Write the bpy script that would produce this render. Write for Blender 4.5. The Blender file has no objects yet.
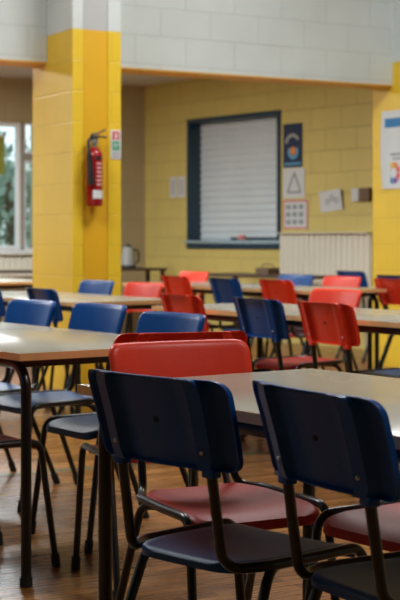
import bpy, bmesh, math, random
from mathutils import Vector, Matrix
random.seed(7)
R = math.radians
sc = bpy.context.scene
col = sc.collection

# ------------------------------------------------------------------ helpers
def new_obj(name, bm, mats, parent=None, smooth=35, loc=(0, 0, 0), rz=0.0):
    bmesh.ops.recalc_face_normals(bm, faces=bm.faces)
    for f in bm.faces:
        f.smooth = True
    lim = R(smooth)
    for e in bm.edges:
        e.smooth = len(e.link_faces) == 2 and e.calc_face_angle(0) < lim
    me = bpy.data.meshes.new(name)
    bm.to_mesh(me)
    bm.free()
    for m in (mats if isinstance(mats, (list, tuple)) else [mats]):
        me.materials.append(m)
    o = bpy.data.objects.new(name, me)
    col.objects.link(o)
    o.location = loc
    o.rotation_euler = (0, 0, rz)
    if parent:
        o.parent = parent
    return o

def empty(name, loc=(0, 0, 0), rz=0.0):
    o = bpy.data.objects.new(name, None)
    col.objects.link(o)
    o.location = loc
    o.rotation_euler = (0, 0, rz)
    o.empty_display_size = 0.1
    return o

def tag(o, label, cat, group=None):
    o['label'] = label
    o['category'] = cat
    if group:
        o['group'] = group
    return o

def struct(o):
    o['kind'] = 'structure'
    return o

def box(bm, x0, x1, y0, y1, z0, z1, bev=0.0, mi=0):
    vs = [bm.verts.new(p) for p in ((x0,y0,z0),(x1,y0,z0),(x1,y1,z0),(x0,y1,z0),(x0,y0,z1),(x1,y0,z1),(x1,y1,z1),(x0,y1,z1))]
    fs = [bm.faces.new([vs[i] for i in q]) for q in ((0,3,2,1),(4,5,6,7),(0,1,5,4),(1,2,6,5),(2,3,7,6),(3,0,4,7))]
    for f in fs:
        f.material_index = mi
    if bev > 0:
        es = list({e for f in fs for e in f.edges})
        bmesh.ops.bevel(bm, geom=es, offset=bev, segments=2, profile=0.5, affect='EDGES')
    return bm

def B(*a, **k):
    return box(bmesh.new(), *a, **k)

def fillet(pts, rad, n=6):
    pts = [Vector(p) for p in pts]
    if not isinstance(rad, (list, tuple)):
        rad = [rad] * (len(pts) - 2)
    out = [pts[0]]
    for i in range(1, len(pts) - 1):
        p = pts[i]
        a = pts[i-1] - p
        b = pts[i+1] - p
        la, lb = a.length, b.length
        a.normalize(); b.normalize()
        ang = a.angle(b)
        r = rad[i-1]
        if r <= 0 or ang > R(178):
            out.append(p); continue
        t = min(r / math.tan(ang / 2), la * 0.49, lb * 0.49)
        r2 = t * math.tan(ang / 2)
        c = p + (a + b).normalized() * (r2 / math.sin(ang / 2))
        s = p + a * t - c
        e = p + b * t - c
        tot = s.angle(e)
        ax = s.cross(e).normalized()
        for k in range(n + 1):
            out.append(c + Matrix.Rotation(tot * k / n, 3, ax) @ s)
    out.append(pts[-1])
    return out

def tube(bm, pts, r, seg=10, rad=0.0, n=6, r1=None):
    P = fillet(pts, rad, n) if rad else [Vector(p) for p in pts]
    T = []
    for i in range(len(P)):
        a = P[max(i-1, 0)]; b = P[min(i+1, len(P)-1)]
        T.append((b - a).normalized())
    nrm = T[0].orthogonal().normalized()
    rings = []
    for i, p in enumerate(P):
        nrm = (nrm - T[i] * nrm.dot(T[i])).normalized()
        bn = T[i].cross(nrm)
        rr = r if r1 is None else r + (r1 - r) * i / (len(P) - 1)
        rings.append([bm.verts.new(p + (nrm * math.cos(2*math.pi*k/seg) + bn * math.sin(2*math.pi*k/seg)) * rr) for k in range(seg)])
    for a, b in zip(rings, rings[1:]):
        for k in range(seg):
            bm.faces.new((a[k], a[(k+1) % seg], b[(k+1) % seg], b[k]))
    bm.faces.new(rings[0][::-1])
    bm.faces.new(rings[-1])
    return bm

def lathe(bm, prof, cx=0, cy=0, seg=20):
    rings = []
    for r, z in prof:
        rings.append([bm.verts.new((cx + r*math.cos(2*math.pi*k/seg), cy + r*math.sin(2*math.pi*k/seg), z)) for k in range(seg)])
    for a, b in zip(rings, rings[1:]):
        for k in range(seg):
            bm.faces.new((a[k], a[(k+1) % seg], b[(k+1) % seg], b[k]))
    bm.faces.new(rings[0][::-1]); bm.faces.new(rings[-1])
    return bm

def prism(bm, poly, z0, z1, mi=0):
    a = [bm.verts.new((x, y, z0)) for x, y in poly]
    b = [bm.verts.new((x, y, z1)) for x, y in poly]
    n = len(poly)
    fs = [bm.faces.new(a[::-1]), bm.faces.new(b)]
    for i in range(n):
        fs.append(bm.faces.new((a[i], a[(i+1) % n], b[(i+1) % n], b[i])))
    for f in fs: f.material_index = mi
    return bm

def shell(front, back):
    """closed panel from two point grids"""
    bm = bmesh.new()
    A = [[bm.verts.new(p) for p in r] for r in front]
    Bk = [[bm.verts.new(p) for p in r] for r in back]
    n, m = len(A), len(A[0])
    for i in range(n-1):
        for j in range(m-1):
            bm.faces.new((A[i][j], A[i][j+1], A[i+1][j+1], A[i+1][j]))
            bm.faces.new((Bk[i][j], Bk[i+1][j], Bk[i+1][j+1], Bk[i][j+1]))
    for i in range(n-1):
        bm.faces.new((A[i][0], A[i+1][0], Bk[i+1][0], Bk[i][0]))
        bm.faces.new((A[i][m-1], Bk[i][m-1], Bk[i+1][m-1], A[i+1][m-1]))
    for j in range(m-1):
        bm.faces.new((A[0][j], Bk[0][j], Bk[0][j+1], A[0][j+1]))
        bm.faces.new((A[n-1][j], A[n-1][j+1], Bk[n-1][j+1], Bk[n-1][j]))
    return bm

# ------------------------------------------------------------------ materials
def mat(name):
    m = bpy.data.materials.new(name)
    m.use_nodes = True
    nt = m.node_tree
    return m, nt, nt.nodes, nt.links, nt.nodes['Principled BSDF']

def N(nodes, t, **k):
    n = nodes.new(t)
    for a, v in k.items():
        setattr(n, a, v)
    return n

def simple(name, c, rough=0.5, metal=0.0, noise=0.12, scale=30, bump=0.0, spec=0.5, coat=0.0):
    m, nt, nd, lk, p = mat(name)
    tc = N(nd, 'ShaderNodeTexCoord')
    nz = N(nd, 'ShaderNodeTexNoise')
    nz.inputs['Scale'].default_value = scale
    nz.inputs['Detail'].default_value = 4
    lk.new(tc.outputs['Object'], nz.inputs['Vector'])
    mx = N(nd, 'ShaderNodeMix', data_type='RGBA')
    mx.inputs['A'].default_value = (*[x*(1-noise) for x in c], 1)
    mx.inputs['B'].default_value = (*[min(1, x*(1+noise)) for x in c], 1)
    lk.new(nz.outputs['Fac'], mx.inputs['Factor'])
    lk.new(mx.outputs['Result'], p.inputs['Base Color'])
    p.inputs['Roughness'].default_value = rough
    p.inputs['Metallic'].default_value = metal
    p.inputs['Specular IOR Level'].default_value = spec
    p.inputs['Coat Weight'].default_value = coat
    p.inputs['Coat Roughness'].default_value = 0.15
    if bump:
        bp = N(nd, 'ShaderNodeBump')
        bp.inputs['Strength'].default_value = bump
        bp.inputs['Distance'].default_value = 0.002
        n2 = N(nd, 'ShaderNodeTexNoise'); n2.inputs['Scale'].default_value = scale*8
        lk.new(tc.outputs['Object'], n2.inputs['Vector'])
        lk.new(n2.outputs['Fac'], bp.inputs['Height'])
        lk.new(bp.outputs['Normal'], p.inputs['Normal'])
    return m

def worn_plastic(name, c, worn, amount):
    """moulded plastic seat, rubbed dull and dusty in the middle"""
    m, nt, nd, lk, p = mat(name)
    tc = N(nd, 'ShaderNodeTexCoord')
    mp = N(nd, 'ShaderNodeMapping')
    mp.inputs['Scale'].default_value = (4.6, 4.6, 2.0)
    mp.inputs['Location'].default_value = (0, -0.05, -0.9)
    lk.new(tc.outputs['Object'], mp.inputs['Vector'])
    gr = N(nd, 'ShaderNodeTexGradient', gradient_type='SPHERICAL')
    lk.new(mp.outputs['Vector'], gr.inputs['Vector'])
    nz = N(nd, 'ShaderNodeTexNoise'); nz.inputs['Scale'].default_value = 60; nz.inputs['Detail'].default_value = 8
    lk.new(tc.outputs['Object'], nz.inputs['Vector'])
    mu = N(nd, 'ShaderNodeMath', operation='MULTIPLY')
    lk.new(gr.outputs['Fac'], mu.inputs[0]); lk.new(nz.outputs['Fac'], mu.inputs[1])
    m2 = N(nd, 'ShaderNodeMath', operation='MULTIPLY'); m2.inputs[1].default_value = amount
    m2.use_clamp = True
    lk.new(mu.outputs[0], m2.inputs[0])
    mx = N(nd, 'ShaderNodeMix', data_type='RGBA')
    mx.inputs['A'].default_value = (*c, 1); mx.inputs['B'].default_value = (*worn, 1)
    lk.new(m2.outputs[0], mx.inputs['Factor'])
    lk.new(mx.outputs['Result'], p.inputs['Base Color'])
    p.inputs['Roughness'].default_value = 0.46
    p.inputs['Specular IOR Level'].default_value = 0.25
    bp = N(nd, 'ShaderNodeBump'); bp.inputs['Strength'].default_value = 0.25; bp.inputs['Distance'].default_value = 0.001
    n2 = N(nd, 'ShaderNodeTexNoise'); n2.inputs['Scale'].default_value = 260
    lk.new(tc.outputs['Object'], n2.inputs['Vector'])
    lk.new(n2.outputs['Fac'], bp.inputs['Height']); lk.new(bp.outputs['Normal'], p.inputs['Normal'])
    return m

def blocks(name, low, high=None, split=None, rough=0.5, joint=0.78, bump=0.5, offs=(0, 0)):
    """painted concrete blockwork, courses of 225 mm"""
    m, nt, nd, lk, p = mat(name)
    tc = N(nd, 'ShaderNodeTexCoord')
    sp = N(nd, 'ShaderNodeSeparateXYZ')
    lk.new(tc.outputs['Object'], sp.inputs[0])
    ad = N(nd, 'ShaderNodeMath', operation='ADD'); lk.new(sp.outputs['X'], ad.inputs[0]); lk.new(sp.outputs['Y'], ad.inputs[1])
    a2 = N(nd, 'ShaderNodeMath', operation='ADD'); lk.new(ad.outputs[0], a2.inputs[0]); a2.inputs[1].default_value = 40.05 + offs[0]
    a3 = N(nd, 'ShaderNodeMath', operation='ADD'); lk.new(sp.outputs['Z'], a3.inputs[0]); a3.inputs[1].default_value = offs[1]
    cb = N(nd, 'ShaderNodeCombineXYZ'); lk.new(a2.outputs[0], cb.inputs['X']); lk.new(a3.outputs[0], cb.inputs['Y'])
    br = N(nd, 'ShaderNodeTexBrick')
    br.inputs['Scale'].default_value = 1; br.inputs['Brick Width'].default_value = 0.45; br.inputs['Row Height'].default_value = 0.225
    br.inputs['Mortar Size'].default_value = 0.007; br.inputs['Mortar Smooth'].default_value = 0.6
    br.inputs['Color1'].default_value = (0.97, 0.97, 0.97, 1); br.inputs['Color2'].default_value = (1.0, 1.0, 1.0, 1)
    br.inputs['Mortar'].default_value = (joint, joint, joint, 1)
    lk.new(cb.outputs[0], br.inputs['Vector'])
    base = N(nd, 'ShaderNodeMix', data_type='RGBA')
    base.inputs['A'].default_value = (*low, 1); base.inputs['B'].default_value = (*(high or low), 1)
    if split:
        gt = N(nd, 'ShaderNodeMath', operation='GREATER_THAN'); gt.inputs[1].default_value = split
        lk.new(sp.outputs['Z'], gt.inputs[0]); lk.new(gt.outputs[0], base.inputs['Factor'])
    else:
        base.inputs['Factor'].default_value = 0
    nz = N(nd, 'ShaderNodeTexNoise'); nz.inputs['Scale'].default_value = 3; nz.inputs['Detail'].default_value = 5
    lk.new(tc.outputs['Object'], nz.inputs['Vector'])
    mr = N(nd, 'ShaderNodeMapRange'); mr.inputs['To Min'].default_value = 0.88; mr.inputs['To Max'].default_value = 1.08
    lk.new(nz.outputs['Fac'], mr.inputs['Value'])
    m1 = N(nd, 'ShaderNodeMix', data_type='RGBA', blend_type='MULTIPLY'); m1.inputs['Factor'].default_value = 1
    lk.new(base.outputs['Result'], m1.inputs['A']); lk.new(br.outputs['Color'], m1.inputs['B'])
    m2 = N(nd, 'ShaderNodeVectorMath', operation='SCALE')
    lk.new(m1.outputs['Result'], m2.inputs[0]); lk.new(mr.outputs[0], m2.inputs['Scale'])
    lk.new(m2.outputs[0], p.inputs['Base Color'])
    p.inputs['Roughness'].default_value = rough
    bp = N(nd, 'ShaderNodeBump'); bp.inputs['Strength'].default_value = bump; bp.inputs['Distance'].default_value = 0.01
    bp.invert = True
    n2 = N(nd, 'ShaderNodeTexNoise'); n2.inputs['Scale'].default_value = 45
    lk.new(tc.outputs['Object'], n2.inputs['Vector'])
    a4 = N(nd, 'ShaderNodeMath', operation='MULTIPLY_ADD'); lk.new(n2.outputs['Fac'], a4.inputs[0]); a4.inputs[1].default_value = 0.25
    lk.new(br.outputs['Fac'], a4.inputs[2])
    lk.new(a4.outputs[0], bp.inputs['Height']); lk.new(bp.outputs['Normal'], p.inputs['Normal'])
    return m

def parquet(name):
    m, nt, nd, lk, p = mat(name)
    tc = N(nd, 'ShaderNodeTexCoord')
    br = N(nd, 'ShaderNodeTexBrick')
    br.inputs['Scale'].default_value = 1; br.inputs['Brick Width'].default_value = 0.55; br.inputs['Row Height'].default_value = 0.055
    br.inputs['Mortar Size'].default_value = 0.002
    br.inputs['Color1'].default_value = (0.19, 0.075, 0.016, 1); br.inputs['Color2'].default_value = (0.40, 0.175, 0.045, 1)
    br.inputs['Mortar'].default_value = (0.05, 0.02, 0.006, 1)
    lk.new(tc.outputs['Object'], br.inputs['Vector'])
    mp = N(nd, 'ShaderNodeMapping'); mp.inputs['Scale'].default_value = (2, 40, 1)
    lk.new(tc.outputs['Object'], mp.inputs['Vector'])
    nz = N(nd, 'ShaderNodeTexNoise'); nz.inputs['Scale'].default_value = 2.5; nz.inputs['Detail'].default_value = 6
    lk.new(mp.outputs[0], nz.inputs['Vector'])
    mr = N(nd, 'ShaderNodeMapRange'); mr.inputs['To Min'].default_value = 0.75; mr.inputs['To Max'].default_value = 1.2
    lk.new(nz.outputs['Fac'], mr.inputs['Value'])
    sc_ = N(nd, 'ShaderNodeVectorMath', operation='SCALE'); lk.new(br.outputs['Color'], sc_.inputs[0]); lk.new(mr.outputs[0], sc_.inputs['Scale'])
    lk.new(sc_.outputs[0], p.inputs['Base Color'])
    r2 = N(nd, 'ShaderNodeMapRange'); r2.inputs['To Min'].default_value = 0.2; r2.inputs['To Max'].default_value = 0.36
    lk.new(nz.outputs['Fac'], r2.inputs['Value']); lk.new(r2.outputs[0], p.inputs['Roughness'])
    bp = N(nd, 'ShaderNodeBump'); bp.inputs['Strength'].default_value = 0.3; bp.inputs['Distance'].default_value = 0.002; bp.invert = True
    lk.new(br.outputs['Fac'], bp.inputs['Height']); lk.new(bp.outputs['Normal'], p.inputs['Normal'])
    return m

def pane_mat(name):
    m, nt, nd, lk, p = mat(name)
    nd.remove(p)
    tr = N(nd, 'ShaderNodeBsdfTransparent'); tr.inputs['Color'].default_value = (0.93, 0.96, 0.96, 1)
    gl = N(nd, 'ShaderNodeBsdfGlossy'); gl.inputs['Roughness'].default_value = 0.02
    fr = N(nd, 'ShaderNodeFresnel'); fr.inputs['IOR'].default_value = 1.45
    mx = N(nd, 'ShaderNodeMixShader')
    lk.new(fr.outputs[0], mx.inputs[0]); lk.new(tr.outputs[0], mx.inputs[1]); lk.new(gl.outputs[0], mx.inputs[2])
    lk.new(mx.outputs[0], nd['Material Output'].inputs['Surface'])
    return m

def glow(name, c, s):
    m, nt, nd, lk, p = mat(name)
    p.inputs['Base Color'].default_value = (*c, 1)
    p.inputs['Emission Color'].default_value = (*c, 1)
    p.inputs['Emission Strength'].default_value = s
    return m

M = {}
M['blue'] = simple('blue plastic', (0.0015, 0.056, 0.235), 0.34, noise=0.15, scale=12, bump=0.15, spec=0.22)
M['red'] = simple('red plastic', (0.76, 0.042, 0.014), 0.38, noise=0.12, scale=12, bump=0.15, spec=0.3)
M['blue_seat'] = worn_plastic('blue plastic seat', (0.002, 0.042, 0.14), (0.06, 0.09, 0.12), 0.7)
M['red_seat'] = worn_plastic('red plastic seat', (0.40, 0.020, 0.014), (0.26, 0.09, 0.07), 1.1)
M['tube'] = simple('black enamelled steel', (0.006, 0.007, 0.009), 0.28, noise=0.2, scale=20)
M['rubber'] = simple('black rubber', (0.012, 0.012, 0.012), 0.7)
M['steel'] = simple('zinc rivet', (0.55, 0.55, 0.55), 0.35, 0.9)
M['hole_shade'] = simple('painted hole shade', (0.003, 0.004, 0.006), 0.8)
M['laminate'] = simple('grey beige laminate', (0.40, 0.37, 0.29), 0.2, noise=0.05, scale=4)
M['ply'] = simple('varnished beech edge', (0.74, 0.43, 0.18), 0.35, noise=0.2, scale=14)
M['darkwood'] = simple('dark stained wood', (0.07, 0.04, 0.025), 0.4, noise=0.3, scale=10)
YEL = (0.80, 0.535, 0.028)
WHITE = (0.63, 0.68, 0.665)
M['pier'] = blocks('pier blockwork', YEL, WHITE, 2.636, 0.40, 0.90, 0.3, (0.14, 0.064))
M['channel'] = simple('painted steel column', (0.72, 0.40, 0.015), 0.4, noise=0.08, scale=5)
M['channel_w'] = simple('white painted steel column', (0.46, 0.47, 0.46), 0.4, noise=0.06, scale=5)
M['white_block'] = blocks('white blockwork', WHITE, rough=0.5, joint=0.86, bump=0.4)
M['hatch_wall'] = blocks('yellow blockwork', (0.66, 0.54, 0.17), rough=0.45, joint=0.80, bump=0.5)
M['beige_wall'] = blocks('beige blockwork', (0.42, 0.34, 0.20), rough=0.6, joint=0.9, bump=0.3)
M['plain_wall'] = simple('hall paint', (0.22, 0.21, 0.19), 0.6, noise=0.06, scale=2)
M['soffit'] = simple('orange painted soffit', (0.70, 0.36, 0.04), 0.5, noise=0.1, scale=5)
M['ceil'] = simple('ceiling paint', (0.62, 0.64, 0.66), 0.7, noise=0.05, scale=3)
M['floor'] = parquet('wood strip floor')
M['court'] = simple('green court line', (0.06, 0.12, 0.07), 0.4, noise=0.25, scale=15)
M['white_frame'] = simple('white window frame', (0.82, 0.86, 0.88), 0.4, noise=0.04)
M['brown_frame'] = simple('brown window post', (0.32, 0.30, 0.27), 0.5, noise=0.1)
M['glass'] = pane_mat('window glass')
M['teal'] = simple('dark teal gloss paint', (0.014, 0.045, 0.075), 0.3, noise=0.15, scale=8)
M['sill_sheen'] = simple('teal sill with painted sky sheen', (0.30, 0.42, 0.48), 0.3, noise=0.1, scale=8)  # sky reflection on the sill top, put into its colour
M['shutter'] = simple('grey aluminium shutter', (0.66, 0.74, 0.78), 0.42, 0.0, noise=0.07, scale=3)
M['radiator'] = simple('cream radiator enamel', (0.74, 0.71, 0.60), 0.4, noise=0.05, scale=4)
M['paper'] = simple('white paper', (0.62, 0.65, 0.66), 0.7, noise=0.05, scale=10)
M['grey_ink'] = simple('grey print', (0.28, 0.31, 0.33), 0.7)
M['red_ink'] = simple('red print', (0.62, 0.10, 0.10), 0.6)
M['green_ink'] = simple('green print', (0.03, 0.30, 0.14), 0.6)
M['blue_ink'] = simple('blue print', (0.02, 0.18, 0.40), 0.6)
M['sky_ink'] = simple('sky blue print', (0.12, 0.38, 0.60), 0.6)
M['navy_ink'] = simple('navy print', (0.008, 0.022, 0.075), 0.5, noise=0.4, scale=9)
M['orange_ink'] = simple('orange print', (0.75, 0.25, 0.05), 0.6)
M['yellow_ink'] = simple('yellow print', (0.75, 0.50, 0.05), 0.6)
M['purple_ink'] = simple('purple print', (0.22, 0.06, 0.30), 0.6)
M['pink_ink'] = simple('pink print', (0.70, 0.42, 0.40), 0.6)
M['ext_red'] = simple('extinguisher enamel', (0.32, 0.006, 0.010), 0.22, noise=0.05)
M['black'] = simple('black plastic', (0.012, 0.012, 0.014), 0.45)
M['silver'] = simple('brushed metal', (0.5, 0.5, 0.5), 0.35, 0.9)
M['pink'] = simple('pink plastic', (0.75, 0.28, 0.25), 0.5)
M['brown'] = simple('brown wicker', (0.16, 0.10, 0.06), 0.7, noise=0.3)
M['pale'] = simple('pale plastic', (0.36, 0.38, 0.36), 0.4)
M['leaf'] = simple('tree foliage', (0.24, 0.33, 0.26), 0.6, noise=0.5, scale=2)
M['bark'] = simple('tree bark', (0.10, 0.08, 0.06), 0.9, noise=0.3)
M['grass'] = simple('lawn', (0.08, 0.13, 0.06), 0.9, noise=0.4, scale=3)
M['banner'] = simple('yellow green cloth', (0.20, 0.22, 0.02), 0.7, noise=0.2)
M['lamp'] = glow('lamp diffuser', (1.0, 0.96, 0.9), 6.0)

# ------------------------------------------------------------------ the room
AR = R(29.3)
def uv(u, v):                      # room axes: u along the white upper wall, v away from it
    return (u*math.cos(AR) - v*math.sin(AR), u*math.sin(AR) + v*math.cos(AR))

HALL_H, ALC_H, BEAM_Z = 4.6, 2.96, 2.43
VB, VF, UL, VBACK = 9.885, 15.24, -6.0, -5.0
# floor
bm = bmesh.new()
box(bm, UL-0.3, 12.0, VBACK-0.3, VF+0.3, -0.1, 0.0)
floor = struct(new_obj('floor', bm, M['floor'], rz=AR))
bm = bmesh.new()
box(bm, UL, 8.2, 6.20, 6.24, 0.0, 0.002)
struct(new_obj('trim_1', bm, M['court'], rz=AR))         # painted line on the floor

# far wall (beige, window at left); local x runs right to left from the corner
CORNER = (-0.664, 17.1)
wz0, wz1, wx0, wx1 = 0.985, 2.456, 1.36, 8.24
bm = bmesh.new()
T = 0.3
box(bm, -0.35, wx0, -T, 0, 0, HALL_H)
box(bm, wx1, 14.5, -T, 0, 0, HALL_H)
box(bm, wx0, wx1, -T, 0, 0, wz0)
box(bm, wx0, wx1, -T, 0, wz1, HALL_H)
RZF = AR + math.pi
struct(new_obj('wall_far', bm, M['beige_wall'], loc=(*CORNER, 0), rz=RZF))

# window
win = struct(empty('window_1', (*CORNER, 0), RZF))
fb = bmesh.new()
def frame_rect(bm, x0, x1, z0, z1, w, y0, y1):
    box(bm, x0, x1, y0, y1, z0, z0+w, 0.004); box(bm, x0, x1, y0, y1, z1-w, z1, 0.004)
    box(bm, x0, x0+w, y0, y1, z0+w, z1-w, 0.004); box(bm, x1-w, x1, y0, y1, z0+w, z1-w, 0.004)
PANES = [(1.592 + 1.34*k, 2.86 + 1.34*k, wz0, wz1) for k in range(5)]
for a, b, z0, z1 in PANES + [(1.36, 1.548, wz0, 2.02), (1.36, 1.548, 2.10, wz1)]:
    frame_rect(fb, a, b, z0, z1, 0.022 if b-a < 0.3 else 0.05, -0.10, -0.04)
new_obj('window_frame', fb, M['white_frame'], win)
for a, b, z0, z1 in [(1.548, 1.592, wz0, wz1), (1.36, 1.548, 2.02, 2.10)] + [(q[1], q[1]+0.08, wz0, wz1) for q in PANES[:-1]]:
    new_obj('window_post', B(a, b, -0.12, -0.03, z0, z1), M['brown_frame'], win)
for a, b, z0, z1 in [(q[0]+0.04, q[1]-0.04, 1.03, 2.41) for q in PANES] + [(1.375, 1.533, 1.0, 2.005), (1.375, 1.533, 2.115, 2.44)]:
    new_obj('pane', B(a, b, -0.072, -0.068, z0, z1), M['glass'], win)
new_obj('window_sill', B(1.38, 8.28, -0.10, 0.10, wz0-0.045, wz0, 0.006), M['white_frame'], win)

# yellow wall with the hatch: local x runs from the corner towards the camera, y = 0 is its face
WD = math.atan2(-0.782, 0.623)
hx0, hx1, hz0, hz1 = 0.842, 2.460, 1.02, 2.495
bm = bmesh.new()
box(bm, -0.3, hx0, 0, 0.3, 0, HALL_H)
box(bm, hx1, 19.0, 0, 0.3, 0, HALL_H)
box(bm, hx0, hx1, 0, 0.3, 0, hz0)
box(bm, hx0, hx1, 0, 0.3, hz1, HALL_H)
struct(new_obj('wall_right', bm, M['hatch_wall'], loc=(*CORNER, 0), rz=WD))

# hall walls out of the frame; tall windows along the left one
bm = bmesh.new()
box(bm, UL-0.3, UL, VBACK-0.3, VF, 0, 2.2)
box(bm, UL-0.3, UL, VBACK-0.3, VF, 3.7, HALL_H)
vs = [VBACK-0.3, 5.0, 9.2, 10.6, 14.4, VF]
for i in range(0, 6, 2):
    box(bm, UL-0.3, UL, vs[i], vs[i+1], 2.2, 3.7)
struct(new_obj('wall_left', bm, M['plain_wall'], rz=AR))
for k in range(2):
    a, b = vs[2*k+1], vs[2*k+2]
    w = struct(empty('window_%d' % (k+2), (0, 0, 0), AR))
    fbm = bmesh.new()
    n = 3
    for i in range(n):
        ya = a + (b-a)*i/n; yb = a + (b-a)*(i+1)/n
        box(fbm, UL-0.2, UL-0.12, ya, yb, 2.2, 2.26); box(fbm, UL-0.2, UL-0.12, ya, yb, 3.64, 3.7)
        box(fbm, UL-0.2, UL-0.12, ya, ya+0.05, 2.26, 3.64); box(fbm, UL-0.2, UL-0.12, yb-0.05, yb, 2.26, 3.64)
    new_obj('window_frame', fbm, M['white_frame'], w)
    new_obj('pane', B(UL-0.163, UL-0.159, a+0.05, b-0.05, 2.26, 3.64), M['glass'], w)
struct(new_obj('wall_back', B(UL-0.3, 12, VBACK-0.3, VBACK, 0, HALL_H), M['plain_wall'], rz=AR))

# ceilings and the white upper wall carried by the piers
struct(new_obj('ceiling', B(UL-0.3, 12, VBACK-0.3, VB+0.28, HALL_H, HALL_H+0.1), M['ceil'], rz=AR))
struct(new_obj('ceiling_low', B(UL-0.3, 9.2, VB+0.28, VF+0.1, ALC_H, ALC_H+0.1), M['ceil'], rz=AR))
struct(new_obj('wall_upper', B(UL, 8.75, VB, VB+0.28, BEAM_Z+0.012, HALL_H), M['white_block'], rz=AR))
struct(new_obj('trim_2', B(UL, 8.75, VB, VB+0.28, BEAM_Z, BEAM_Z+0.012), M['soffit'], rz=AR))

# pier with the steel column let into its front: local x along u, local y away
PX, PY = -0.924, 10.27
bm = bmesh.new()
prism(bm, [(0, 0), (0.085, 0), (0.085, 0.03), (0.285, 0.03), (0.285, 0), (0.390, 0), (0.390, 0.75), (0, 0.75)], 0, BEAM_Z)
prism(bm, [(0, 0), (0.085, 0), (0.085, 0.03), (0.285, 0.03), (0.285, 0), (0.390, 0), (0.390, 0.47), (0, 0.47)], BEAM_Z, HALL_H)
struct(new_obj('pillar', bm, M['pier'], loc=(PX, PY, 0), rz=AR))
bm = bmesh.new()
box(bm, 0.086, 0.284, 0.010, 0.029, 0, 2.636)
box(bm, 0.086, 0.284, 0.010, 0.029, 2.636, HALL_H, mi=1)
struct(new_obj('trim_3', bm, [M['channel'], M['channel_w']], loc=(PX, PY, 0), rz=AR))
P2 = (1.894, 11.87)
bm = bmesh.new()
box(bm, 0, 1.05, 0, 0.75, 0, BEAM_Z); box(bm, 0, 1.05, 0, 0.465, BEAM_Z, HALL_H)
struct(new_obj('pillar', bm, M['pier'], loc=(*P2, 0), rz=AR))

# ------------------------------------------------------------------ chairs
def hw_round(t, h, hw0, hw1, r0, r1):
    w = hw0 + (hw1 - hw0) * t / h
    ins = 0
    if t < r0: ins = r0 - math.sqrt(max(0, r0*r0 - (r0-t)**2))
    if h - t < r1: ins = r1 - math.sqrt(max(0, r1*r1 - (r1-(h-t))**2))
    return w - ins

def backrest_bm():
    h = 0.190
    r0, r1 = 0.026, 0.034
    ts = [0, 0.002, 0.006, 0.012, 0.019, 0.028, 0.055, 0.085, 0.115, 0.135, 0.156, 0.167, 0.176, 0.183, 0.1875, 0.190]
    xs = [-1, -0.975, -0.93, -0.88, -0.80, -0.775, -0.73, -0.57, -0.525, -0.50, -0.3, -0.1, 0.1, 0.3, 0.50, 0.525, 0.57, 0.73, 0.775, 0.80, 0.88, 0.93, 0.975, 1]
    front, back = [], []
    for i, t in enumerate(ts):
        w = hw_round(t, h, 0.208, 0.216, r0, r1)
        fr, bk = [], []
        for j, f in enumerate(xs):
            x = w * f
            k = (x / 0.21)
            lean = -0.230 - 0.042 * (t / h) - 0.012 * (t/h)**2
            y = lean + 0.030 * k*k
            z = 0.630 + t
            rim = i <= 1 or i >= len(ts)-2 or j <= 1 or j >= len(xs)-2
            th = 0.018 if rim else 0.006
            a = abs(f)
            if 0.57 <= a <= 0.73: th = 0.030
            elif 0.50 < a < 0.80: th = 0.026 if (a > 0.525 and a < 0.775) else max(th, 0.010)
            # top and side edges roll backwards
            e = 0.0
            if t > h-0.012: e += ((t-(h-0.012))/0.012)**2 * 0.008
            if a > 0.93: e += ((a-0.93)/0.07)**2 * 0.008
            fr.append((x, y - e, z)); bk.append((x, y - e*0.4 - th, z))
        front.append(fr); back.append(bk)
    return shell(front, back)

def seat_bm():
    d = 0.40
    ts = [0, 0.003, 0.008, 0.016, 0.028, 0.045, 0.08, 0.12, 0.16, 0.21, 0.26, 0.31, 0.345, 0.365, 0.38, 0.39, 0.396, 0.40]
    xs = [-1, -0.985, -0.95, -0.9, -0.8, -0.6, -0.35, 0, 0.35, 0.6, 0.8, 0.9, 0.95, 0.985, 1]
    top, bot = [], []
    for i, t in enumerate(ts):
        w = 0.135 + 0.045 * min(1, t/0.13) if t < 0.13 else 0.180
        w = 0.135 + (0.181-0.135) * (1 - (1 - min(1, t/0.15))**2)
        if t < 0.045: w -= 0.045 - math.sqrt(0.045**2 - (0.045-t)**2)
        if d - t < 0.05: w -= 0.05 - math.sqrt(max(0, 0.05**2 - (0.05-(d-t))**2))
        a_, b_ = [], []
        for j, f in enumerate(xs):
            x = w*f; y = -0.195 + t
            z = 0.432 - 0.014 * (1 - f*f) * math.sin(math.pi*min(1, max(0, t/d)))**0.8
            z += 0.004*(1-t/d)
            if t > 0.30: z -= ((t-0.30)/0.10)**2 * 0.022
            a = abs(f)
            e = 0
            if a > 0.9: e = ((a-0.9)/0.1)**2 * 0.010
            if t < 0.016: e = max(e, ((0.016-t)/0.016)**2 * 0.010)
            rim = i <= 1 or i >= len(ts)-2 or j <= 1 or j >= len(xs)-2
            th = 0.024 if rim else 0.007
            a_.append((x, y, z - e)); b_.append((x, y, z - th))
        top.append(a_); bot.append(b_)
    return shell(top, bot)

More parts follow.
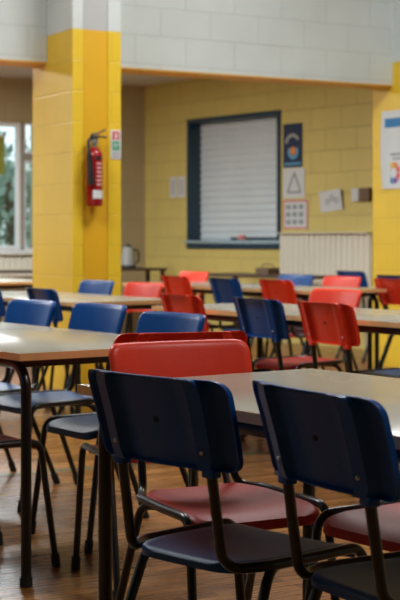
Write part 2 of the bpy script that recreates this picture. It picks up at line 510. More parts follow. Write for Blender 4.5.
def make_chair(kind):
    body, seatm = (M['blue'], M['blue_seat']) if kind == 'blue' else (M['red'], M['red_seat'])
    root = empty('school_chair')
    new_obj('seat', seat_bm(), seatm, root, 40)
    bk = new_obj('backrest', backrest_bm(), body, root, 40)
    for s in (-1, 1):
        sl = bmesh.new()
        box(sl, s*0.137-0.0165, s*0.137+0.0165, -0.2475, -0.2195, 0.616, 0.636, 0.004)
        new_obj('post_sleeve', sl, body, bk)
        rv = bmesh.new()
        bmesh.ops.create_uvsphere(rv, u_segments=8, v_segments=6, radius=0.0048, matrix=Matrix.Translation((s*0.132, -0.2565, 0.668)))
        new_obj('rivet', rv, M['steel'], bk)
    hb = bmesh.new()
    bmesh.ops.create_cone(hb, cap_ends=True, segments=12, radius1=0.0065, radius2=0.0065, depth=0.004,
                          matrix=Matrix.Translation((0, -0.2605, 0.726)) @ Matrix.Rotation(R(90), 4, 'X'))
    new_obj('hole_shade_disc', hb, M['hole_shade'], bk)  # flat dark disc, painting the shade inside a small hole
    for s in (-1, 1):
        new_obj('back_post', tube(bmesh.new(), [(s*0.137, -0.2395, 0.660), (s*0.137, -0.2325, 0.62), (s*0.140, -0.203, 0.425), (s*0.186, -0.125, 0.427), (s*0.1935, 0.03, 0.425)],
                                  0.0115, 12, [0.2, 0.045, 0.08]), M['tube'], root)
        fl = new_obj('leg', tube(bmesh.new(), [(s*0.1935, 0.03, 0.425), (s*0.196, 0.178, 0.425), (s*0.206, 0.232, 0.02)], 0.0115, 12, [0.045]), M['tube'], root)
        new_obj('rubber_foot', tube(bmesh.new(), [(s*0.2055, 0.229, 0.045), (s*0.2066, 0.235, 0.0)], 0.0155, 12), M['rubber'], fl)
        rl = new_obj('leg', tube(bmesh.new(), [(s*0.150, -0.05, 0.413), (s*0.186, -0.115, 0.412), (s*0.206, -0.272, 0.02)], 0.0115, 12, [0.05]), M['tube'], root)
        new_obj('rubber_foot', tube(bmesh.new(), [(s*0.2052, -0.262, 0.045), (s*0.2070, -0.279, 0.0)], 0.0155, 12), M['rubber'], rl)
    new_obj('cross_bar', tube(bmesh.new(), [(-0.152, -0.05, 0.413), (0.152, -0.05, 0.413)], 0.010, 10), M['tube'], root)
    return root

def copy_tree(o, parent=None):
    c = o.copy()
    col.objects.link(c)
    c.parent = parent
    for ch in list(o.children):
        copy_tree(ch, c)
    return c

TH = R(35.5)
N0 = (-0.564, 4.43)                # a corner of the left table: origin of the table grid
def grid(u, v):
    return (N0[0] + u*math.cos(TH) - v*math.sin(TH), N0[1] + u*math.sin(TH) + v*math.cos(TH))
FACE = {'u': 0.0, '-u': 180.0, 'v': 90.0, '-v': 270.0}
# (u, v) of the seat centre on the table grid, facing, turn in degrees, colour, label, group
G_NEAR = 'chairs around the nearest table'
G_LEFT = 'chairs around the left table'
G_MID = 'chairs around the middle tables'
G_FAR = 'chairs around the tables under the white upper wall'
CHAIRS = [
 (-0.212, -1.43, 'u', 9, 'blue', 'nearest dark blue chair left of centre, back to camera, drawn up to the front table', G_NEAR),
 (-0.12, -1.905, 'u', -6, 'blue', 'dark blue chair in the lower right corner, back to camera, cut off by the frame', G_NEAR),
 (0.072, -0.984, '-v', -8, 'red', 'orange red chair at the end of the front table, front of its backrest showing', G_NEAR),
 (0.33, -1.46, '-u', 0, 'red', 'red chair with worn dusty seat at the right edge, its backrest out of frame', G_NEAR),
 (0.428, -0.125, 'v', -16, 'red', 'red chair back to back with the orange red one, facing the left table', G_LEFT),
 (0.69, 0.55, '-u', 0, 'blue', 'blue chair on the far side of the left table, just behind the red chair backs', G_LEFT),
 (0.86, 1.36, '-u', 0, 'blue', 'blue chair in the middle of the far side of the left table', G_LEFT),
 (0.80, 1.86, '-u', 0, 'blue', 'blue chair at the left end of the far side of the left table', G_LEFT),
 (0.03, 0.44, 'u', 0, 'red', 'red chair at the left edge, only seat corner and legs showing under the table', G_LEFT),
]
CHAIRS.append((2.84, 1.28, '-u', 0, 'blue', 'blue chair at the right edge, only its seat showing under the middle right table', G_MID))
PXC = [
 # pixel column of the chair's back, u of its back, facing, colour, label, group (turned into metres on the table grid below)
 (259, 2.06, 'u', 'blue', 'dark blue chair, back to us, middle right table, left of a red one', G_MID),
 (327, 2.04, 'u', 'red', 'dark red chair, back to us, middle right table, nearest red one right of centre', G_MID),
 (182, 2.03, 'u', 'red', 'dark red chair, back to us, at the left end of the middle right table', G_MID),
 (337, 3.2, '-u', 'red', 'red chair facing us across the middle table, right behind the nearest red back', G_MID),
 (42, 1.93, 'u', 'blue', 'navy chair, back to us, in front of the yellow pillar, at the left rear table', G_MID),
 (-13, 1.93, 'u', 'blue', 'navy chair cut off by the left edge, beside the navy chair before the pillar', G_MID),
 (98, 3.0, '-u', 'blue', 'light blue chair facing us, right in front of the pillar foot', G_MID),
 (145, 3.0, '-u', 'red', 'pinkish red chair facing us, just right of the yellow pillar', G_MID),
 (225, 4.1, 'u', 'blue', 'small blue chair with its back to us, below the roller shutter', G_FAR),
 (277, 4.15, 'u', 'red', 'small bright red chair, back to us, right of the small blue one below the shutter', G_FAR),
 (394, 4.985, 'u', 'red', 'small red chair at the right edge of the photo in front of the yellow pillar', G_FAR),
 (343, 5.15, '-u', 'red', 'small red chair facing us in front of the wall radiator', G_FAR),
 (297, 5.2, '-u', 'blue', 'small bright blue chair facing us, left end of the wall radiator', G_FAR),
 (176, 4.15, 'u', 'red', 'small red chair with its back to us, directly right of the pinkish one', G_FAR),
 (195, 5.15, '-u', 'red', 'small red chair facing us, partly behind a red back, below the left shutter edge', G_FAR),
 (352, 6.45, 'u', 'blue', 'navy chair, back to us, close to the wall radiator, behind a red chair', G_FAR),
 (395, 5.7, 'u', 'blue', 'navy chair at the right edge, topmost chair in front of the yellow pillar', G_FAR),
]
def solve(px, ub):
    k = (px - 200) / 1416.7
    c, s = math.cos(TH), math.sin(TH)
    # N0x + ub c - v s = k (N0y + ub s + v c)
    return (N0[0] + ub*c - k*(N0[1] + ub*s)) / (s + k*c)
for px, ub, f, kind, lab, g in PXC:
    CHAIRS.append((ub + (0.27 if f == 'u' else -0.27), round(solve(px, ub), 3), f, -6 if f == 'u' else 0, kind, lab, g))

PROTO = {'blue': make_chair('blue'), 'red': make_chair('red')}
used = set()
for (cu, cv, f, turn, kind, lab, g) in CHAIRS:
    o = PROTO[kind] if kind not in used else copy_tree(PROTO[kind])
    used.add(kind)
    x, y = grid(cu, cv)
    o.location = (x, y, 0)
    o.rotation_euler = (0, 0, TH + R(FACE[f]) - math.pi/2 + R(turn))
    tag(o, lab, 'chair', g)

# ------------------------------------------------------------------ tables
TZ = 0.745
def make_table(W, L):
    root = empty('classroom_table')
    new_obj('tabletop', B(0.004, W-0.004, 0.004, L-0.004, TZ-0.020, TZ, 0.0015), M['laminate'], root)
    eb = bmesh.new()
    z0, z1 = TZ-0.024, TZ-0.0006
    poly = [(0, 0), (W, 0), (W, L), (0, L)]
    box(eb, 0, W, 0, 0.0038, z0, z1); box(eb, 0, W, L-0.0038, L, z0, z1)
    box(eb, 0, 0.0038, 0.0038, L-0.0038, z0, z1); box(eb, W-0.0038, W, 0.0038, L-0.0038, z0, z1)
    new_obj('edge_band', eb, M['ply'], root)
    i = 0.05
    zr = TZ - 0.042
    for x in (i, W-i):
        for y, sg in ((i, 1), (L-i, -1)):
            lg = new_obj('leg', tube(bmesh.new(), [(x, y + sg*0.30, zr), (x, y, zr), (x, y, 0.01)], 0.0175, 14, [0.085], n=8), M['tube'], root)
            new_obj('rubber_foot', tube(bmesh.new(), [(x, y, 0.03), (x, y, 0.0)], 0.0205, 14), M['rubber'], lg)
        new_obj('side_rail', tube(bmesh.new(), [(x, i+0.30, zr), (x, L-i-0.30, zr)], 0.0175, 14), M['tube'], root)
    for y in (i+0.10, L-i-0.10):
        new_obj('cross_rail', B(i+0.012, W-i-0.012, y-0.012, y+0.012, zr-0.017, TZ-0.0205, 0.003), M['tube'], root)
    return root

G_T = 'rectangular dining tables with wood edges'
TABLES = [
 (-0.333, -0.917-1.6, 'grey topped wood edged table in the foreground right, chairs drawn up to it', 1.6),
 (0.0, 0.0, 'grey topped wood edged table at the left edge, black leg under its near corner', 2.4),
 (2.12, 0.05, 'long grey topped table in the middle right, behind the blue and red chair backs', 2.4),
 (1.98, 3.03, 'table at the left in front of the yellow pillar, with a curved black leg', 1.8),
 (4.22, 3.66, 'table below the roller shutter with small blue and red chairs at it', 2.4),
 (5.02, 2.2, 'table at the right in front of the radiator, far behind the nearest red chair', 1.8),
 (3.3, 6.7, 'table left of the yellow pillar, brightly reflecting the window', 1.8),
]
protos = {}
for u_, v_, lab, L in TABLES:
    if L in protos:
        t = copy_tree(protos[L])
    else:
        t = protos[L] = make_table(0.75, L)
    t.location = (*grid(u_, v_), 0)
    t.rotation_euler = (0, 0, TH)
    tag(t, lab, 'table', G_T)

def dark_table(loc, rz, L, W, lab, zt=0.745):
    root = empty('side_table', (*loc, 0), rz)
    tag(root, lab, 'table')
    new_obj('tabletop', B(0, L, 0, W, zt-0.028, zt, 0.006), M['darkwood'], root)
    for x in (0.04, L-0.04):
        for y in (0.04, W-0.04):
            new_obj('leg', B(x-0.022, x+0.022, y-0.022, y+0.022, 0, zt-0.029, 0.004), M['darkwood'], root)
    return root
def on_hatch(w, off):               # a point off the yellow wall
    c, s = math.cos(WD), math.sin(WD)
    return (CORNER[0] + w*c + off*s, CORNER[1] + w*s - off*c)
def on_far(w, off):
    c, s = math.cos(RZF), math.sin(RZF)
    return (CORNER[0] + w*c - off*s, CORNER[1] + w*s + off*c)
dark_table(on_hatch(1.95, 0.75), WD, 1.75, 0.55, 'long dark wooden table standing along the yellow wall below the shutter')
dark_table(on_far(1.15, 0.95), RZF + math.pi, 0.95, 0.45, 'dark wooden table in the corner, right of the yellow pillar', 0.78)
dark_table(on_far(3.1, 0.55), RZF + math.pi, 1.7, 0.40, 'dark low bench table under the window at the left edge', 0.76)

# ------------------------------------------------------------------ serving hatch
ht = tag(empty('serving_hatch', (*CORNER, 0), WD), 'serving hatch in the yellow wall, dark teal frame round a closed grey roller shutter', 'hatch')
DP = 0.175
fb = bmesh.new()
box(fb, hx0+0.001, hx0+0.05, -0.02, DP, hz0+0.001, hz1-0.001, 0.003); box(fb, hx1-0.05, hx1-0.001, -0.02, DP, hz0+0.001, hz1-0.001, 0.003)
box(fb, hx0+0.05, hx1-0.05, -0.02, DP, hz1-0.05, hz1-0.001, 0.003)
new_obj('frame', fb, M['teal'], ht)
new_obj('sill', B(hx0-0.02, hx1+0.02, -0.05, DP, hz0+0.042, hz0+0.075, 0.006), M['sill_sheen'], ht)
new_obj('apron', B(hx0-0.005, hx1+0.005, -0.022, -0.001, hz0-0.02, hz0+0.041, 0.003), M['teal'], ht)
sh = bmesh.new()
x0, x1, z0, z1 = hx0+0.05, hx1-0.05, hz0+0.076, hz1-0.05
n = 17
prof = []
for i in range(n):
    za = z0 + (z1-z0)*i/n; hgt = (z1-z0)/n
    prof += [(0.0, za), (-0.012, za+0.010), (-0.020, za+hgt*0.45), (-0.014, za+hgt-0.014), (0.0, za+hgt-0.006)]
prof.append((0.0, z1))
A_ = [sh.verts.new((x0, DP-0.01+y, z)) for y, z in prof]; B_ = [sh.verts.new((x1, DP-0.01+y, z)) for y, z in prof]
for i in range(len(prof)-1):
    sh.faces.new((A_[i], A_[i+1], B_[i+1], B_[i]))
a0 = sh.verts.new((x0, DP+0.01, z0)); a1 = sh.verts.new((x0, DP+0.01, z1)); b0 = sh.verts.new((x1, DP+0.01, z0)); b1 = sh.verts.new((x1, DP+0.01, z1))
sh.faces.new((a0, a1, b1, b0))
sh.faces.new(A_[::-1] + [a0, a1][::1]); sh.faces.new(B_ + [b1, b0])
sh.faces.new((A_[0], B_[0], b0, a0)); sh.faces.new((A_[-1], a1, b1, B_[-1]))
new_obj('roller_shutter', sh, M['shutter'], ht, 20)
new_obj('bottom_bar', B(x0+0.6, x1, DP-0.075, DP-0.035, z0, z0+0.035, 0.004), M['teal'], ht)

def hobj(name, bm, m, parent=None, loc=None, smooth=35):
    return new_obj(name, bm, m, parent, smooth)
def wall_sheet(name, lab, cat, w0, w1, z0, z1, m, rz_tilt=0.0, curl=0.0, group=None):
    """a sheet pinned to the yellow wall; local x along the wall, z up, origin at its lower left"""
    W, H = w1-w0, z1-z0
    ox, oy = on_hatch(w0, 0.004)
    bm = bmesh.new()
    nx, nz = 6, 6
    fr = [[(W*i/nx, -0.003 - curl*(abs(2*i/nx-1)**3)*(0.4+0.6*(j/nz)), H*j/nz) for i in range(nx+1)] for j in range(nz+1)]
    bk = [[(x, y+0.002, z) for x, y, z in r] for r in fr]
    o = new_obj(name, shell(fr, bk), m, None, 40, (ox, oy, z0), WD)
    if rz_tilt: o.rotation_euler = (0, rz_tilt, WD)
    tag(o, lab, cat, group)
    return o
def strip(parent, name, x0, x1, z0, z1, m, y=-0.0045):
    return new_obj(name, B(x0, x1, y-0.0012, y, z0, z1), m, parent)
def ring_sector(bm, cx, cz, r0, r1, a0, a1, y, n=8):
    A, Bv = [], []
    for i in range(n+1):
        a = a0 + (a1-a0)*i/n
        A.append([bm.verts.new((cx+r0*math.cos(a), yy, cz+r0*math.sin(a))) for yy in (y, y-0.0012)])
        Bv.append([bm.verts.new((cx+r1*math.cos(a), yy, cz+r1*math.sin(a))) for yy in (y, y-0.0012)])
    for i in range(n):
        bm.faces.new((A[i][1], A[i+1][1], Bv[i+1][1], Bv[i][1]))
        bm.faces.new((A[i][0], Bv[i][0], Bv[i+1][0], A[i+1][0]))
        bm.faces.new((Bv[i][1], Bv[i+1][1], Bv[i+1][0], Bv[i][0]))
        bm.faces.new((A[i][1], A[i][0], A[i+1][0], A[i+1][1]))
    bm.faces.new((A[0][0], A[0][1], Bv[0][1], Bv[0][0])); bm.faces.new((A[n][0], Bv[n][0], Bv[n][1], A[n][1]))
    return bm

# navy poster
p = wall_sheet('wall_poster', 'dark navy poster with a pale swirl and orange dot, right of the hatch', 'poster', 2.50, 2.80, 1.87, 2.335, M['navy_ink'])
b = bmesh.new(); ring_sector(b, 0.16, 0.17, 0.05, 0.085, R(150), R(390), -0.005)
new_obj('pale_swirl', b, M['sky_ink'], p)
b = bmesh.new(); ring_sector(b, 0.16, 0.175, 0.002, 0.045, 0, 2*math.pi-0.01, -0.005, 16)
new_obj('orange_dot', b, M['orange_ink'], p)
b = bmesh.new(); ring_sector(b, 0.15, 0.24, 0.085, 0.12, R(30), R(170), -0.005)
new_obj('pale_arch', b, M['pale'], p)
strip(p, 'footer_band', 0.02, 0.28, 0.025, 0.05, M['sky_ink'])
# sheet with a grey triangle
p = wall_sheet('wall_sheet', 'white laminated sheet with a grey outlined triangle, below the navy poster', 'sheet', 2.50, 2.835, 1.545, 1.862, M['paper'])
b = bmesh.new()
for (xa, za, xb, zb) in ((0.07, 0.06, 0.18, 0.27), (0.18, 0.27, 0.28, 0.06), (0.07, 0.06, 0.28, 0.06)):
    dx, dz = xb-xa, zb-za; l = math.hypot(dx, dz); nx_, nz_ = -dz/l*0.012, dx/l*0.012
    q = [b.verts.new((x, y, z)) for y in (-0.0045, -0.0058) for x, z in ((xa+nx_, za+nz_), (xa-nx_, za-nz_), (xb-nx_, zb-nz_), (xb+nx_, zb+nz_))]
    for f in ((0,1,2,3), (7,6,5,4), (0,4,5,1), (1,5,6,2), (2,6,7,3), (3,7,4,0)): b.faces.new([q[i] for i in f])
new_obj('triangle', b, M['grey_ink'], p)
# red bordered timetable
p = wall_sheet('wall_sheet', 'white chart with a pinkish red border, lowest of the column right of the hatch', 'sheet', 2.50, 2.885, 1.215, 1.525, M['paper'])
b = bmesh.new()
for q in ((0.005, 0.38, 0.29, 0.305), (0.005, 0.38, 0.005, 0.02), (0.005, 0.02, 0.02, 0.29), (0.365, 0.38, 0.02, 0.29)):
    box(b, q[0], q[1], -0.006, -0.0048, q[2], q[3])
new_obj('border', b, M['red_ink'], p)
for i in range(3):
    for j in range(3):
        new_obj('printed_cell', B(0.05+0.10*i, 0.12+0.10*i, -0.006, -0.0048, 0.05+0.08*j, 0.10+0.08*j), M['grey_ink'], p)
# crooked paper
p = wall_sheet('wall_sheet', 'small crooked white paper on the yellow wall above the radiator', 'sheet', 3.10, 3.42, 1.385, 1.60, M['paper'], R(-5), 0.03)
b = bmesh.new()
for k in range(3):
    ring_sector(b, 0.09+0.07*k, 0.10+0.03*(k % 2), 0.022, 0.032, 0, 2*math.pi-0.01, -0.008, 12)
new_obj('sketch_circles', b, M['grey_ink'], p)
# two small notices left of the hatch
for w0, w1, lab in ((0.505, 0.635, 'small white notice left of the hatch, the one nearer the room corner'), (0.66, 0.80, 'small white notice left of the hatch, the one next to the teal frame')):
    p = wall_sheet('wall_notice', lab, 'notice', w0, w1, 1.60, 1.84, M['paper'], group='notices left of the hatch')
    b = bmesh.new()
    for k in range(5):
        box(b, 0.02, (w1-w0)-0.025, -0.006, -0.0048, 0.04+0.035*k, 0.052+0.035*k)
    new_obj('text_lines', b, M['grey_ink'], p)
# switch box
ox, oy = on_hatch(3.58, 0.003)
sb = tag(empty('switch_box', (ox, oy, 1.49), WD), 'small white and brown box on the yellow wall near the right pillar', 'box')
new_obj('cover', B(-0.02, 0.09, -0.035, 0, 0, 0.13, 0.006), M['paper'], sb)
new_obj('side_panel', B(0.0905, 0.24, -0.045, 0, 0.0, 0.13, 0.006), M['brown'], sb)

# radiators
def radiator(loc, rz, L, z0, z1, lab, n):
    root = tag(empty('radiator', (*loc, 0), rz), lab, 'radiator')
    b = bmesh.new()
    pitch = L/n
    prof = []
    for i in range(n):
        x = i*pitch
        prof += [(x, -0.045), (x+pitch*0.18, -0.058), (x+pitch*0.72, -0.058), (x+pitch*0.90, -0.045)]
    prof.append((L, -0.045))
    poly = prof + [(L, -0.030), (0, -0.030)]
    prism(b, poly, z0, z1)
    new_obj('ribbed_panel', b, M['radiator'], root, 20)
    new_obj('top_grille', B(-0.005, L+0.005, -0.105, -0.0, z1+0.001, z1+0.014, 0.003), M['radiator'], root)
    new_obj('back_panel', B(0, L, -0.028, -0.012, z0, z1), M['radiator'], root)
    for x in (0.08, L-0.08):
        new_obj('pipe', tube(bmesh.new(), [(x, -0.035, z0+0.01), (x, -0.035, 0.0)], 0.009, 8), M['radiator'], root)
    return root
radiator(on_hatch(2.49, 0), WD, 1.36, 0.30, 1.165, 'tall cream ribbed radiator on the yellow wall below the pinned sheets', 17)
radiator(on_far(3.9, 0), RZF + math.pi, 2.45, 0.28, 0.93, 'cream ribbed radiator under the window at the left edge', 34)

# things on the sill and on the far tables
ox, oy = on_hatch(1.76, -0.045)
pk = tag(empty('soap_dish', (ox, oy, hz0+0.076), WD), 'small pink object standing on the hatch sill', 'dish')
new_obj('dish', lathe(bmesh.new(), [(0.035, 0), (0.055, 0.02), (0.052, 0.03), (0.03, 0.03)]), M['pink'], pk)
new_obj('sponge', B(-0.04, 0.04, -0.025, 0.025, 0.0305, 0.06, 0.008), M['pink'], pk)
ox, oy = on_hatch(2.72, 0.42)
tr = tag(empty('basket', (ox, oy, 0.746), WD), 'small brown basket on the dark table below the shutter', 'basket')
b = bmesh.new(); box(b, -0.10, 0.10, -0.08, 0.08, 0, 0.012)
for q in ((-0.10, 0.10, -0.08, -0.068), (-0.10, 0.10, 0.068, 0.08), (-0.10, -0.088, -0.068, 0.068), (0.088, 0.10, -0.068, 0.068)):
    box(b, *q, 0.012, 0.065)
new_obj('body', b, M['brown'], tr)
new_obj('handle', tube(bmesh.new(), [(-0.094, 0, 0.05), (-0.08, 0, 0.10), (0.08, 0, 0.10), (0.094, 0, 0.05)], 0.006, 8, [0.03, 0.03]), M['brown'], tr)
ox, oy = on_far(0.60, 0.75)
kt = tag(empty('kettle', (ox, oy, 0.781), RZF + math.pi), 'pale kettle with a dark base on the corner table beside the pillar', 'kettle')
new_obj('body', lathe(bmesh.new(), [(0.085, 0.03), (0.082, 0.10), (0.068, 0.19), (0.060, 0.235), (0.05, 0.24)]), M['pale'], kt)
new_obj('base', lathe(bmesh.new(), [(0.095, 0), (0.095, 0.02), (0.085, 0.029)]), M['black'], kt)
new_obj('handle', tube(bmesh.new(), [(0.066, 0, 0.21), (0.135, 0, 0.20), (0.135, 0, 0.07), (0.082, 0, 0.06)], 0.011, 8, [0.03, 0.03]), M['black'], kt)
new_obj('lid', lathe(bmesh.new(), [(0.05, 0.2405), (0.05, 0.25), (0.015, 0.258), (0.015, 0.275)]), M['black'], kt)

# ------------------------------------------------------------------ pier: extinguisher and sign
ca, sa = math.cos(AR), math.sin(AR)
def on_pier(w, off, z):
    return (PX + w*ca + off*sa, PY + w*sa - off*ca, z)
ex = tag(empty('fire_extinguisher', on_pier(0.145, 0.062, 1.345), AR), 'red fire extinguisher with a black hose hanging on the yellow pillar', 'extinguisher')
r_ = 0.060
new_obj('cylinder', lathe(bmesh.new(), [(r_*0.86, 0), (r_, 0.012), (r_, 0.36), (r_*0.93, 0.385), (r_*0.68, 0.41), (r_*0.36, 0.425), (0.02, 0.43)], seg=24), M['ext_red'], ex)
def wrap(z0, z1, a0, a1, m, name):
    b = bmesh.new()
    n = 10
    fr = [[((r_+0.0016)*math.cos(a0+(a1-a0)*i/n), (r_+0.0016)*math.sin(a0+(a1-a0)*i/n), z) for i in range(n+1)] for z in (z0, z1)]
    bk = [[((r_+0.0002)*math.cos(a0+(a1-a0)*i/n), (r_+0.0002)*math.sin(a0+(a1-a0)*i/n), z) for i in range(n+1)] for z in (z0, z1)]
    return new_obj(name, shell(fr, bk), m, ex)
wrap(0.055, 0.115, R(235), R(335), M['paper'], 'white_label')
for k in range(6):
    wrap(0.150 + 0.030*k, 0.163 + 0.030*k, R(262), R(305), M['pink_ink'], 'instruction_line')
wrap(0.335, 0.36, R(250), R(300), M['black'], 'band')
new_obj('neck', lathe(bmesh.new(), [(0.020, 0.4305), (0.022, 0.455), (0.028, 0.458), (0.028, 0.485), (0.016, 0.49)], seg=16), M['silver'], ex)
vb = bmesh.new()
box(vb, -0.03, 0.03, -0.018, 0.018, 0.4905, 0.515, 0.004)
new_obj('valve', vb, M['black'], ex)
new_obj('lever', tube(bmesh.new(), [(-0.025, 0, 0.522), (0.03, 0, 0.53), (0.088, 0, 0.558)], 0.007, 8, [0.03]), M['black'], ex)
new_obj('carry_handle', tube(bmesh.new(), [(-0.02, 0, 0.508), (0.04, 0, 0.508), (0.098, 0, 0.503)], 0.008, 8, [0.03]), M['black'], ex)
new_obj('hose', tube(bmesh.new(), [(-0.028, -0.005, 0.495), (-0.058, -0.02, 0.475), (-0.062, -0.042, 0.38), (-0.060, -0.050, 0.20)], 0.0115, 10, [0.03, 0.04]), M['black'], ex)
new_obj('nozzle', tube(bmesh.new(), [(-0.062, -0.050, 0.37), (-0.050, -0.056, 0.155)], 0.020, 10, r1=0.026), M['black'], ex)
new_obj('wall_bracket', B(-0.025, 0.025, 0.0605, 0.0715, 0.28, 0.36, 0.002), M['silver'], ex)

sg = tag(empty('fire_sign', on_pier(0.305, 0.001, 1.695), AR), 'small white safety sign with red and green squares, right of the extinguisher', 'sign')
new_obj('plate', B(0, 0.082, -0.004, 0, 0, 0.215, 0.001), M['paper'], sg)
new_obj('red_square', B(0.012, 0.070, -0.0055, -0.0042, 0.142, 0.205), M['red_ink'], sg)
new_obj('green_square', B(0.012, 0.070, -0.0055, -0.0042, 0.066, 0.132), M['green_ink'], sg)
b = bmesh.new(); box(b, 0.034, 0.048, -0.0068, -0.0057, 0.150, 0.19); box(b, 0.048, 0.058, -0.0068, -0.0057, 0.176, 0.184)
new_obj('extinguisher_symbol', b, M['paper'], sg)
b = bmesh.new(); box(b, 0.02, 0.062, -0.0068, -0.0057, 0.104, 0.112); box(b, 0.02, 0.05, -0.0068, -0.0057, 0.086, 0.093)
new_obj('lettering', b, M['paper'], sg)
b = bmesh.new()
for k in range(3): box(b, 0.012, 0.068, -0.0055, -0.0042, 0.014+0.016*k, 0.021+0.016*k)
new_obj('text_lines', b, M['grey_ink'], sg)

# poster on the side of the right pillar: local x runs towards the camera along the pillar side
PR = AR - math.pi/2
qx, qy = P2[0] - 0.56*math.sin(AR), P2[1] + 0.56*math.cos(AR)
pp = empty('pillar_poster', (qx - 0.006*ca, qy - 0.006*sa, 1.545), PR)
tag(pp, 'white poster with a blue top band and a round coloured emblem on the right pillar', 'poster')
W, H = 0.60, 0.675
def bend(x):                         # the free edge lifts off the wall
    return -0.05 * max(0, 1 - x/0.10)**2
nx, nz = 14, 8
fr = [[(W*i/nx, bend(W*i/nx)*(0.6+0.4*math.sin(3*j/nz)) - 0.002, H*j/nz) for i in range(nx+1)] for j in range(nz+1)]
bk = [[(x, y+0.002, z) for x, y, z in r] for r in fr]
pap = new_obj('sheet', shell(fr, bk), M['paper'], pp, 40)
def bstrip(name, x0, x1, z0, z1, m):
    n = 10
    f = [[(x0+(x1-x0)*i/n, bend(x0+(x1-x0)*i/n) - 0.0035, z) for i in range(n+1)] for z in (z0, z1)]
    k = [[(x, y+0.001, z) for x, y, z in r] for r in f]
    return new_obj(name, shell(f, k), m, pp, 40)
bstrip('blue_band', 0.03, W-0.004, 0.53, 0.61, M['blue_ink'])
bstrip('text_line', 0.08, 0.50, 0.285, 0.305, M['grey_ink'])
bstrip('text_line', 0.11, 0.46, 0.25, 0.265, M['grey_ink'])
cols = ['red_ink', 'orange_ink', 'yellow_ink', 'green_ink', 'sky_ink', 'blue_ink', 'purple_ink', 'red_ink']
for k, cn in enumerate(cols):
    b = bmesh.new()
    ring_sector(b, 0.125, 0.135, 0.045, 0.095, R(45*k+3), R(45*k+42), -0.0032)
    new_obj('emblem_segment', b, M[cn], pp)

# ceiling dome camera over the far wall
ox, oy = on_far(1.50, 0.25)
cm = tag(empty('ceiling_camera', (ox, oy, ALC_H), 0), 'small dark dome camera under the low ceiling above the window', 'camera')
new_obj('mount', lathe(bmesh.new(), [(0.06, -0.001), (0.06, -0.03), (0.05, -0.04)], seg=16), M['pale'], cm)
new_obj('dome', lathe(bmesh.new(), [(0.055, -0.041), (0.05, -0.09), (0.03, -0.12), (0.008, -0.132)], seg=16), M['black'], cm)
# cloth hanging in the window
ox, oy = on_far(2.45, 0.03)
bn = empty('window_banner', (ox, oy, 1.85), RZF + math.pi)
tag(bn, 'yellow green cloth hanging in front of the left window pane', 'cloth')
W_ = 0.63
fr = [[(W_*i/20, -0.01 - 0.012*math.sin(i*1.3), 0.43*j/4) for i in range(21)] for j in range(5)]
bk = [[(x, y+0.003, z) for x, y, z in r] for r in fr]
new_obj('cloth', shell(fr, bk), M['banner'], bn, 60)
new_obj('rod', tube(bmesh.new(), [(-0.1, -0.012, 0.445), (W_+0.02, -0.012, 0.445)], 0.009, 8), M['white_frame'], bn)

# ------------------------------------------------------------------ outside the window
def outside(w, dist):
    return on_far(w, -dist)
struct(new_obj('ground', B(-12, 22, -40, -0.31, -0.25, -0.15), M['grass'], loc=(*CORNER, 0), rz=RZF))
def tree(loc, h, r, lab, seed, n=750):
    rnd = random.Random(seed)
    root = tag(empty('tree', (*loc, -0.15), 0), lab, 'tree', 'trees outside the window')
    new_obj('trunk', tube(bmesh.new(), [(0, 0, 0), (0.05, 0.03, h*0.4), (0.0, 0.0, h*0.75)], 0.16, 10, r1=0.06), M['bark'], root)
    b = bmesh.new()
    blobs = [(rnd.uniform(-r, r)*0.75, rnd.uniform(-r, r)*0.75, h*rnd.uniform(0.32, 0.92), r*rnd.uniform(0.3, 0.5)) for _ in range(14)]
    for _ in range(n):
        bx, by, bz, br = rnd.choice(blobs)
        d = Vector((rnd.gauss(0, 1), rnd.gauss(0, 1), rnd.gauss(0, 1))).normalized() * br * rnd.uniform(0.6, 1.05)
        c = Vector((bx, by, bz)) + d
        a = Vector((rnd.gauss(0, 1), rnd.gauss(0, 1), rnd.gauss(0, 1))).normalized()
        q = a.orthogonal().normalized(); s = rnd.uniform(0.10, 0.2)
        b.faces.new([b.verts.new(c + a*s), b.verts.new(c + q*s*0.55), b.verts.new(c - a*s), b.verts.new(c - q*s*0.55)])
    new_obj('foliage', b, M['leaf'], root)
tree(outside(-2.6, 11), 3.3, 1.6, 'green tree outside the left window, seen through the wide pane', 3)
tree(outside(-4.75, 15), 3.3, 1.5, 'green tree outside the left window, seen beside the window post', 5)

tree(outside(1.5, 12), 3.4, 1.9, 'green tree outside, left of the pane nearest the pillar', 8)
tree(outside(6.0, 13), 3.8, 2.1, 'green tree outside the left end of the long window', 9)
# ------------------------------------------------------------------ light
w = bpy.data.worlds.new('World'); sc.world = w; w.use_nodes = True
nd, lk = w.node_tree.nodes, w.node_tree.links
bg = nd['Background']
tc = N(nd, 'ShaderNodeTexCoord'); sp = N(nd, 'ShaderNodeSeparateXYZ'); lk.new(tc.outputs['Generated'], sp.inputs[0])
rp = N(nd, 'ShaderNodeValToRGB')
rp.color_ramp.elements[0].position = 0.0; rp.color_ramp.elements[0].color = (0.62, 0.72, 0.76, 1)
rp.color_ramp.elements[1].position = 0.5; rp.color_ramp.elements[1].color = (0.80, 0.92, 1.0, 1)
lk.new(sp.outputs['Z'], rp.inputs['Fac']); lk.new(rp.outputs['Color'], bg.inputs['Color'])
bg.inputs['Strength'].default_value = 2.0

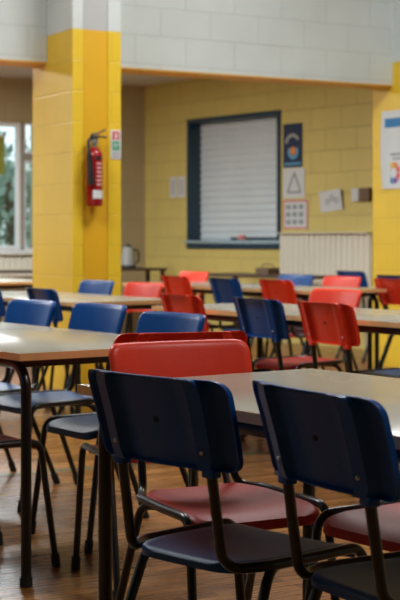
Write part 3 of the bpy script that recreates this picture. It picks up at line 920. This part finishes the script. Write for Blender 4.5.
def area(name, loc, rot, sx, sy, power, c=(0.94, 0.98, 1.0)):
    l = bpy.data.lights.new(name, 'AREA'); l.shape = 'RECTANGLE'; l.size = sx; l.size_y = sy; l.energy = power; l.color = c
    o = bpy.data.objects.new(name, l); col.objects.link(o); o.location = loc; o.rotation_euler = rot
    return o
def portal(name, loc, rot, sx, sy):
    o = area(name, loc, rot, sx, sy, 1); o.data.cycles.is_portal = True; return o
def face_rot(d, roll=0):
    return Vector(d).to_track_quat('-Z', 'Y').to_euler()
# daylight portals at the windows
c_ = on_far((wx0+wx1)/2, -0.05)
nf = (-math.sin(RZF), math.cos(RZF), 0)
portal('window_portal', (*c_, (wz0+wz1)/2), face_rot(nf), wx1-wx0, wz1-wz0)
nl = (ca, sa, 0)
for k in range(2):
    a, b_ = vs[2*k+1], vs[2*k+2]
    x, y = uv(UL-0.05, (a+b_)/2)
    portal('window_portal', (x, y, 2.95), face_rot(nl), b_-a, 1.5)
# ceiling lamps of the hall, and added ones under the low ceiling
def ceiling_lamp(u_, v_, z, s, power, lab):
    x, y = uv(u_, v_)
    root = tag(empty('ceiling_light', (x, y, z), AR), lab, 'lamp', 'ceiling lights of the hall')
    new_obj('housing', B(-s/2-0.04, s/2+0.04, -s/2-0.04, s/2+0.04, -0.05, -0.001, 0.004), M['white_frame'], root)
    new_obj('diffuser', B(-s/2, s/2, -s/2, s/2, -0.062, -0.0505), M['lamp'], root)
    area('ceiling_light_lamp', (x, y, z-0.08), (0, 0, AR), s, s, power)
for u_, v_, pw in ((1.0, 7.0, 140), (5.2, 7.0, 120), (3.8, 0.8, 90)):
    ceiling_lamp(u_, v_, HALL_H, 1.3, pw, 'square ceiling light panel of the tall hall')
for u_, v_ in ((1.6, 12.4), (4.4, 12.4)):  # added lamps hidden behind the beam to brighten the hatch wall
    ceiling_lamp(u_, v_, ALC_H, 0.9, 150, 'added square light panel, out of sight under the low ceiling by the hatch')

# ------------------------------------------------------------------ camera
cam = bpy.data.cameras.new('Camera')
co = bpy.data.objects.new('Camera', cam)
col.objects.link(co)
co.location = (0, 0, 1.1)
co.rotation_euler = (R(90), 0, 0)
cam.sensor_fit = 'VERTICAL'; cam.sensor_width = 24; cam.sensor_height = 36; cam.lens = 85
cam.shift_y = -0.1
cam.clip_start = 0.05
cam.dof.use_dof = True
cam.dof.focus_distance = 3.6
cam.dof.aperture_fstop = 6.7
sc.camera = co

vs_ = sc.view_settings
vs_.view_transform = 'Standard'; vs_.look = 'None'; vs_.gamma = 1.0; vs_.use_curve_mapping = False
vs_.exposure = 0.0
